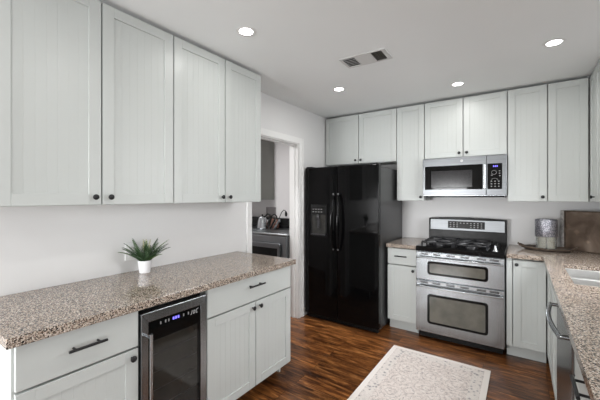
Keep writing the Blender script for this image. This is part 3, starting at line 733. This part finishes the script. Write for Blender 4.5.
def vent():
    t = thing('air_vent', 'rectangular white louvred air vent in the ceiling, its right section dark', 'air vent', (1.170,-1.715,CEIL), math.radians(2))
    hw, hd, f = 0.178, 0.095, 0.016
    b = N(); z0, z1 = -0.007, -0.0005
    box(b,-hw,hw,-hd,-hd+f,z0,z1); box(b,-hw,hw,hd-f,hd,z0,z1); box(b,-hw,-hw+f,-hd+f,hd-f,z0,z1); box(b,hw-f-0.018,hw,-hd+f,hd-f,z0,z1)
    obj('frame', b, M['vent'], t, 0.0015)
    b = N(); box(b,-hw+f,hw-f,-hd+f,hd-f,-0.0012,-0.0006); obj('duct', b, M['dark'], t)
    for x in (-0.062, 0.062):
        b = N(); box(b, x-0.003, x+0.003, -hd+f, hd-f, z0, -0.0013); obj('divider', b, M['vent'], t)
    for k in range(6):
        y = -hd+f+0.014+k*0.027
        b = N(); box(b,-hw+f,-0.066,-0.0075,0.0075,-0.0007,0.0007); o = obj('slat', b, M['vent'], t); o.location = (0,y,-0.0045); o.rotation_euler = (math.radians(20),0,0)
    for k in range(6):
        y = -hd+f+0.014+k*0.027
        b = N(); box(b,-0.058,0.058,-0.0115,0.0115,-0.0006,0.0006); o = obj('slat', b, M['vent'], t); o.location = (0,y,-0.0045); o.rotation_euler = (math.radians(-12),0,0)
    for k in range(5):
        x = 0.070+k*0.015
        b = N(); box(b,-0.0045,0.0045,-hd+f,hd-f,-0.0006,0.0006); o = obj('slat', b, noisy(mat('dark_slat', rough=0.6),(0.05,0.045,0.035),(0.09,0.08,0.065),30) if k == 0 else bpy.data.materials['dark_slat'], t); o.location = (x,0,-0.0045); o.rotation_euler = (0,math.radians(-62),0)
vent()

# ---------------------------------------------------------------- plant and outlet on the left counter
def plant():
    t = thing('potted_plant', 'small spiky green fern-like plant in white pot on the left counter', 'potted plant', (0.112,-2.843,SLAB1+0.0005))
    b = N(); lathe(b, [(0.030,0),(0.033,0.002),(0.043,0.078),(0.044,0.082),(0.040,0.082),(0.038,0.066),(0.01,0.066)], (0,0,0), 32); obj('pot', b, M['white_pot'], t, smooth=True)
    b = N(); lathe(b, [(0.036,0.060),(0.0375,0.068),(0.01,0.071)], (0,0,0), 24); obj('soil', b, M['soil'], t)
    rnd = random.Random(3)
    def leaf(az, tilt, L, m, wd=0.040):
        b = N(); n = 15; L *= 1.08; tilt = tilt*0.95 if tilt < 50 else 47+(tilt-50)*0.42; d = Vector((math.cos(az), math.sin(az), 0)); side = Vector((-math.sin(az), math.cos(az), 0)); p = Vector((0,0,0.066))+d*0.012; el = math.radians(90-tilt*0.55)
        pts = []
        for i in range(n+1):
            pts.append(p.copy()); p = p + (d*math.cos(el)+Vector((0,0,1))*math.sin(el))*(L/n); el -= math.radians(tilt*0.62)/n
        tube(b, pts, [0.0018*(1-0.7*i/n)+0.0003 for i in range(n+1)], 5)
        for i in range(1, n+1):
            q = i/n; wl = wd*(0.55+1.2*q if q < 0.35 else 1.0*(1.0-(q-0.35)/0.72)) + 0.004
            tg = (pts[i]-pts[i-1]).normalized(); up = side.cross(tg).normalized()
            for s in (-1,1):
                base = pts[i]; dr = (tg*0.62+side*s*0.8+up*0.18).normalized(); wv = tg*0.0030
                a0 = base-wv; a1 = base+wv; mid = base+dr*wl*0.6+up*0.001; tip = base+dr*wl+tg*0.004
                v = [b.verts.new(x) for x in (a0, mid-wv*0.9, tip, mid+wv*0.9, a1)]
                b.faces.new(v)
                v2 = [b.verts.new(x+up*0.0007) for x in (a0, mid-wv*0.9, tip, mid+wv*0.9, a1)]
                b.faces.new(v2[::-1])
                for k in range(5): b.faces.new((v[k], v[(k+1)%5], v2[(k+1)%5], v2[k]))
        return obj('leaf', b, m, t)
    V = 0.607  # leaves reach out all round; longest ones sideways along the wall
    for az, tilt, L in ((-2.2,80,0.14),(-1.0,60,0.15),(1.35,110,0.16),(0.4,55,0.14),(1.75,40,0.15),(-1.8,48,0.16),(2.3,55,0.12),(-1.95,105,0.150),(-1.65,70,0.155),(-1.2,100,0.130),(1.15,60,0.175),(1.55,95,0.170),(1.95,70,0.150),(0.1,90,0.115),(0.7,75,0.14),
                        (-0.5,75,0.13),(2.7,25,0.13),(-2.5,30,0.145),(0.9,28,0.155),(-1.4,30,0.165),(-0.3,20,0.12)):
        leaf(az, tilt, L, M['leaf'] if rnd.random() < 0.75 else M['leaf_light'])
    leaf(0.5, 110, 0.11, M['leaf_light']); leaf(-0.2, 8, 0.13, M['leaf_light'])
    for az, tl in ((2.4,12),(1.9,18),(2.9,10)):
        o = leaf(az, tl, 0.135, M['leaf_pale'], 0.012); o['label'] = 'pale yellow frond'
plant()
t = thing('wall_outlet', 'white wall outlet on the left wall behind the potted plant', 'outlet', (0.0005,-2.880,1.055), PI/2)
b = N(); box(b, -0.036, 0.036, -0.006, 0, -0.058, 0.058); obj('plate', b, M['white_plastic'], t, 0.002)
for s in (-1,1):
    b = N(); box(b, -0.017, 0.017, -0.0085, -0.006, s*0.024-0.015, s*0.024+0.015); r = obj('socket', b, M['white_plastic'], t, 0.002)
    b = N(); box(b, -0.008, -0.0055, -0.0089, -0.0084, s*0.024-0.004, s*0.024+0.006); box(b, 0.0055, 0.008, -0.0089, -0.0084, s*0.024-0.004, s*0.024+0.006); obj('slots', b, M['dark'], r)

# ---------------------------------------------------------------- tray, jar and leaning panel in the right corner
t = thing('serving_tray', 'dark rustic wooden tray with twig handles under the jar, right of the range', 'tray', (2.330,-0.235,SLAB1+0.0005), -0.12); t.scale = (0.92, 0.92, 1.0)
b = N(); lathe(b, [(0.165,0.0),(0.185,0.004),(0.205,0.020),(0.200,0.022),(0.180,0.011),(0.02,0.010)], (0,0,0), 44, 'z', 1, 0.66); obj('plate', b, noisy(mat('dark_tray_wood', rough=0.45),(0.06,0.045,0.035),(0.16,0.13,0.11),14), t, smooth=True)
rnd = random.Random(5)
b = N(); pts = [(0.207*math.cos(a*2*PI/40)+rnd.uniform(-.003,.003), 0.138*math.sin(a*2*PI/40)+rnd.uniform(-.003,.003), 0.022+rnd.uniform(-.004,.004)) for a in range(40)]
tube(b, pts, [0.0055+rnd.uniform(-.0015,.002) for _ in pts], 7, closed=True); obj('rim', b, M['wood_dark'], t, smooth=True)
for s in (-1,1):
    b = N(); tube(b, [(s*0.195,-0.05,0.024),(s*0.222,-0.035,0.036),(s*0.232,0.0,0.040),(s*0.222,0.035,0.036),(s*0.195,0.05,0.024)], [0.006,0.0075,0.006,0.0075,0.006], 8)
    tube(b, [(s*0.222,-0.03,0.036),(s*0.240,-0.045,0.046)], 0.004, 6); tube(b, [(s*0.226,0.02,0.038),(s*0.246,0.03,0.050)], 0.0035, 6)
    obj('handle', b, M['wood_dark'], t, smooth=True)
t = thing('candle_jar', 'cylindrical jar with speckled grey metal band over cream glass base, standing on the tray', 'jar', (2.326,-0.235,SLAB1+0.0115))
b = N(); lathe(b, [(0.076,0.0),(0.080,0.003),(0.081,0.125),(0.077,0.125),(0.076,0.008),(0.01,0.007)], (0,0,0), 40); obj('glass_base', b, M['glass'], t, smooth=True)
b = N(); lathe(b, [(0.083,0.118),(0.085,0.121),(0.085,0.268),(0.080,0.276),(0.074,0.278),(0.074,0.262),(0.01,0.260)], (0,0,0), 40); obj('metal_band', b, M['hammered'], t, smooth=True)
for x, y in ((-0.034,-0.028),(0.034,-0.028),(0.0,0.036)):
    b = N(); lathe(b, [(0.028,0.009),(0.029,0.012),(0.029,0.112),(0.024,0.115),(0.003,0.115)], (x,y,0), 24); obj('candle', b, M['candle'], t, smooth=True)
b = N(); lathe(b, [(0.060,0.0083),(0.060,0.0086),(0.02,0.0088)], (0,0,0), 24); obj('base_ring', b, M['steel_dark'], t)

ang = math.atan2(-0.19, 0.237)
t = thing('wood_panel', 'brown patchwork panel in weathered grey frame leaning in the right rear corner', 'panel', (2.462,-0.060,SLAB1+0.001), ang)
LN, HT = 0.565, 0.366
b = N(); box(b, -0.008, 0.020, -0.022, 0.010, 0, HT); obj('frame_end', b, M['frame_grey'], t, 0.002, label='pale grey end strip')
b = N(); box(b, 0.020, 0.030, -0.016, 0.010, 0, HT); box(b, 0.030, LN, -0.016, 0.010, HT-0.010, HT); box(b, 0.030, LN, -0.016, 0.010, 0, 0.008); box(b, LN-0.012, LN, -0.016, 0.010, 0.008, HT-0.010)
obj('frame', b, M['wood_dark'], t, 0.002)
b = N(); box(b, 0.030, LN-0.012, -0.008, 0.006, 0.008, HT-0.010); obj('board', b, M['panel_brown'], t)

# ---------------------------------------------------------------- laundry room seen through the doorway
def dryer():
    t = thing('clothes_dryer', 'dark grey front-loading clothes dryer seen through the doorway', 'dryer', (-0.818,-0.290,0))
    W = 0.690; D_ = 0.70; H = 0.975
    b = N(); box(b, 0, W, -D_+0.02, 0, 0.02, H-0.03); obj('body', b, M['steel_dark'], t, 0.01)
    b = N(); box(b, -0.004, W+0.004, -D_-0.005, 0, H-0.03, H); obj('top', b, steel('grey_top_steel', 0.36, 0.3, 0), t, 0.014, seg=3)
    b = N(); box(b, 0.004, W-0.004, -D_-0.004, -D_+0.02, 0.10, H-0.032); fr = obj('front_panel', b, steel('grey_front_steel', 0.28, 0.3, 0), t, 0.012)
    b = N(); box(b, 0.060, W-0.075, -D_-0.040, -D_-0.004, 0.30, 0.865); d = obj('door', b, M['steel_dark'], t, 0.03, seg=4)
    b = N(); box(b, 0.085, W-0.115, -D_-0.043, -D_-0.040, 0.34, 0.80); obj('door_window', b, M['black_glass'], d, 0.002)
    for x in (0.06, W-0.06):
        for y in (-0.6, -0.06):
            b = N(); lathe(b, [(0.03,0.0),(0.03,0.02)], (x,y,0), 12); obj('foot', b, M['black_plastic'], t)
    b = N(); box(b, 0, W, -0.11, -0.002, H+0.0005, H+0.135); box(b, 0.0, W, -0.125, -0.11, H+0.0005, H+0.04); c_ = obj('control_console', b, M['black_plastic'], t, 0.008)
    for x, r, m in ((0.595,0.027,'steel_bright'),(0.50,0.016,'steel_dark'),(0.12,0.022,'steel_bright')):
        b = N(); lathe(b, [(r,-0.1095),(r,-0.130),(r*0.8,-0.136),(0.002,-0.137)], (x,0,H+0.085), 20, 'y'); obj('dial', b, M[m], c_, smooth=True)
    return t
dr = dryer()
ws = copy_tree(dr); ws.name = 'washing_machine'; ws.location.x = -1.520
tag(ws, 'dark grey washing machine left of the dryer, its black console behind the kettle', 'washing machine')
t = thing('wall_cabinet', 'dark grey wall cabinet above the dryer in the laundry room', 'cabinet', (-1.95,-0.253,1.372))
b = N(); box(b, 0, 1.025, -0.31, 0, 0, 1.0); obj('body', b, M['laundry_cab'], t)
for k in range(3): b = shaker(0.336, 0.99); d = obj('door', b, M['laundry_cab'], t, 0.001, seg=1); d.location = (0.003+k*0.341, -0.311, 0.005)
ZD = 0.9765
t = thing('kettle', 'steel kettle with black arched handle on the dryer top', 'kettle', (-0.80,-0.66,ZD))
b = N(); lathe(b, [(0.070,0.0),(0.074,0.006),(0.066,0.09),(0.050,0.155),(0.044,0.165),(0.01,0.172)], (0,0,0), 28); obj('body', b, M['steel_bright'], t, smooth=True)
b = N(); lathe(b, [(0.045,0.166),(0.040,0.176),(0.012,0.180),(0.012,0.195),(0.004,0.198)], (0,0,0), 20); obj('lid', b, M['black_plastic'], t, smooth=True)
b = N(); tube(b, [(0.045,0,0.165),(0.09,0,0.205),(0.135,0,0.195),(0.150,0,0.13),(0.125,0,0.05),(0.068,0,0.035)], [0.008,0.011,0.012,0.012,0.010,0.008], 10); obj('handle', b, M['black_plastic'], t, smooth=True)
t = thing('storage_bag', 'brown handled bag behind the kettle on the dryer', 'bag', (-0.73,-0.49,ZD))
b = N(); n=16; prof=[(0.075,0.0),(0.085,0.02),(0.080,0.09),(0.060,0.125),(0.045,0.128),(0.02,0.126)]; lathe(b, prof, (0,0,0), 24, 'z', 1, 0.5); obj('bag_body', b, M['brown'], t, smooth=True)
b = N(); tube(b, [(-0.05,0,0.12),(-0.045,0,0.17),(0,0,0.195),(0.045,0,0.17),(0.05,0,0.12)], 0.008, 8); obj('bag_handle', b, M['black_plastic'], t, smooth=True)
for k, (dx, m, L) in enumerate(((0.0,'white_plastic',0.17),(0.045,'steel_bright',0.18),(0.022,'black_plastic',0.19))):
    b = N(); x, y = -0.645+dx*1.6, -0.68-(0.045 if k == 2 else 0)
    tube(b, [(x,y,ZD+0.013),(x+0.075,y+0.02,ZD+L*0.75)], [0.011,0.014], 10)
    o = obj('bottle' if k < 2 else 'curling_wand', b, M[m], None, smooth=True)
    tag(o, ('slim white tube leaning to the right on the dryer beside the kettle','slim bright metal tube leaning to the right on the dryer, right of the white one','slim black tube between the white tube and the metal one on the dryer')[k], 'tube')
t = thing('desk_lamp', 'black gooseneck lamp curving up above the dryer console', 'lamp', (-0.600,-0.61,ZD))
b = N(); lathe(b, [(0.035,0.0),(0.035,0.012),(0.01,0.016)], (0,0,0), 20); obj('base', b, M['black_plastic'], t, smooth=True)
b = N(); pts=[(0,0,0.012),(0.03,0,0.09),(0.07,0,0.18),(0.10,0,0.235),(0.13,0,0.262),(0.155,0,0.258),(0.170,0,0.24)]; tube(b, pts, 0.005, 8); obj('neck', b, M['black_plastic'], t, smooth=True)
b = N(); tube(b, [(0.168,0,0.245),(0.173,0,0.205),(0.171,0,0.180)], [0.010,0.018,0.012], 12); obj('head', b, M['black_plastic'], t, smooth=True)
t = thing('washer_supply_box', 'grey recessed supply box on the laundry wall above the dryer console', 'supply box', (-0.985,-0.2505,1.185))
b = N(); 
for x0,x1,z0,z1 in ((-0.095,0.095,0.055,0.075),(-0.095,0.095,-0.075,-0.055),(-0.095,-0.075,-0.055,0.055),(0.075,0.095,-0.055,0.055)): box(b, x0,x1,-0.012,0,z0,z1)
obj('frame', b, M['box_grey'], t, 0.002)
b = N(); box(b, -0.075,0.075,-0.004,0,-0.055,0.055); obj('back_plate', b, M['box_grey'], t)
# the laundry room's own ceiling lamp
t = thing('ceiling_light', 'round ceiling lamp in the laundry room', 'ceiling light', (-1.0,-1.6,CEIL))
b = N(); lathe(b, [(0.10,-0.0005),(0.10,-0.02),(0.07,-0.035),(0.01,-0.04)], (0,0,0), 28); obj('lens', b, M['lens'], t, smooth=True)
l = bpy.data.lights.new('laundry_lamp', 'AREA'); l.shape = 'DISK'; l.size = 0.2; l.energy = 26; lo = bpy.data.objects.new('laundry_lamp', l); C.objects.link(lo); lo.parent = t; lo.location = (0,0,-0.05)
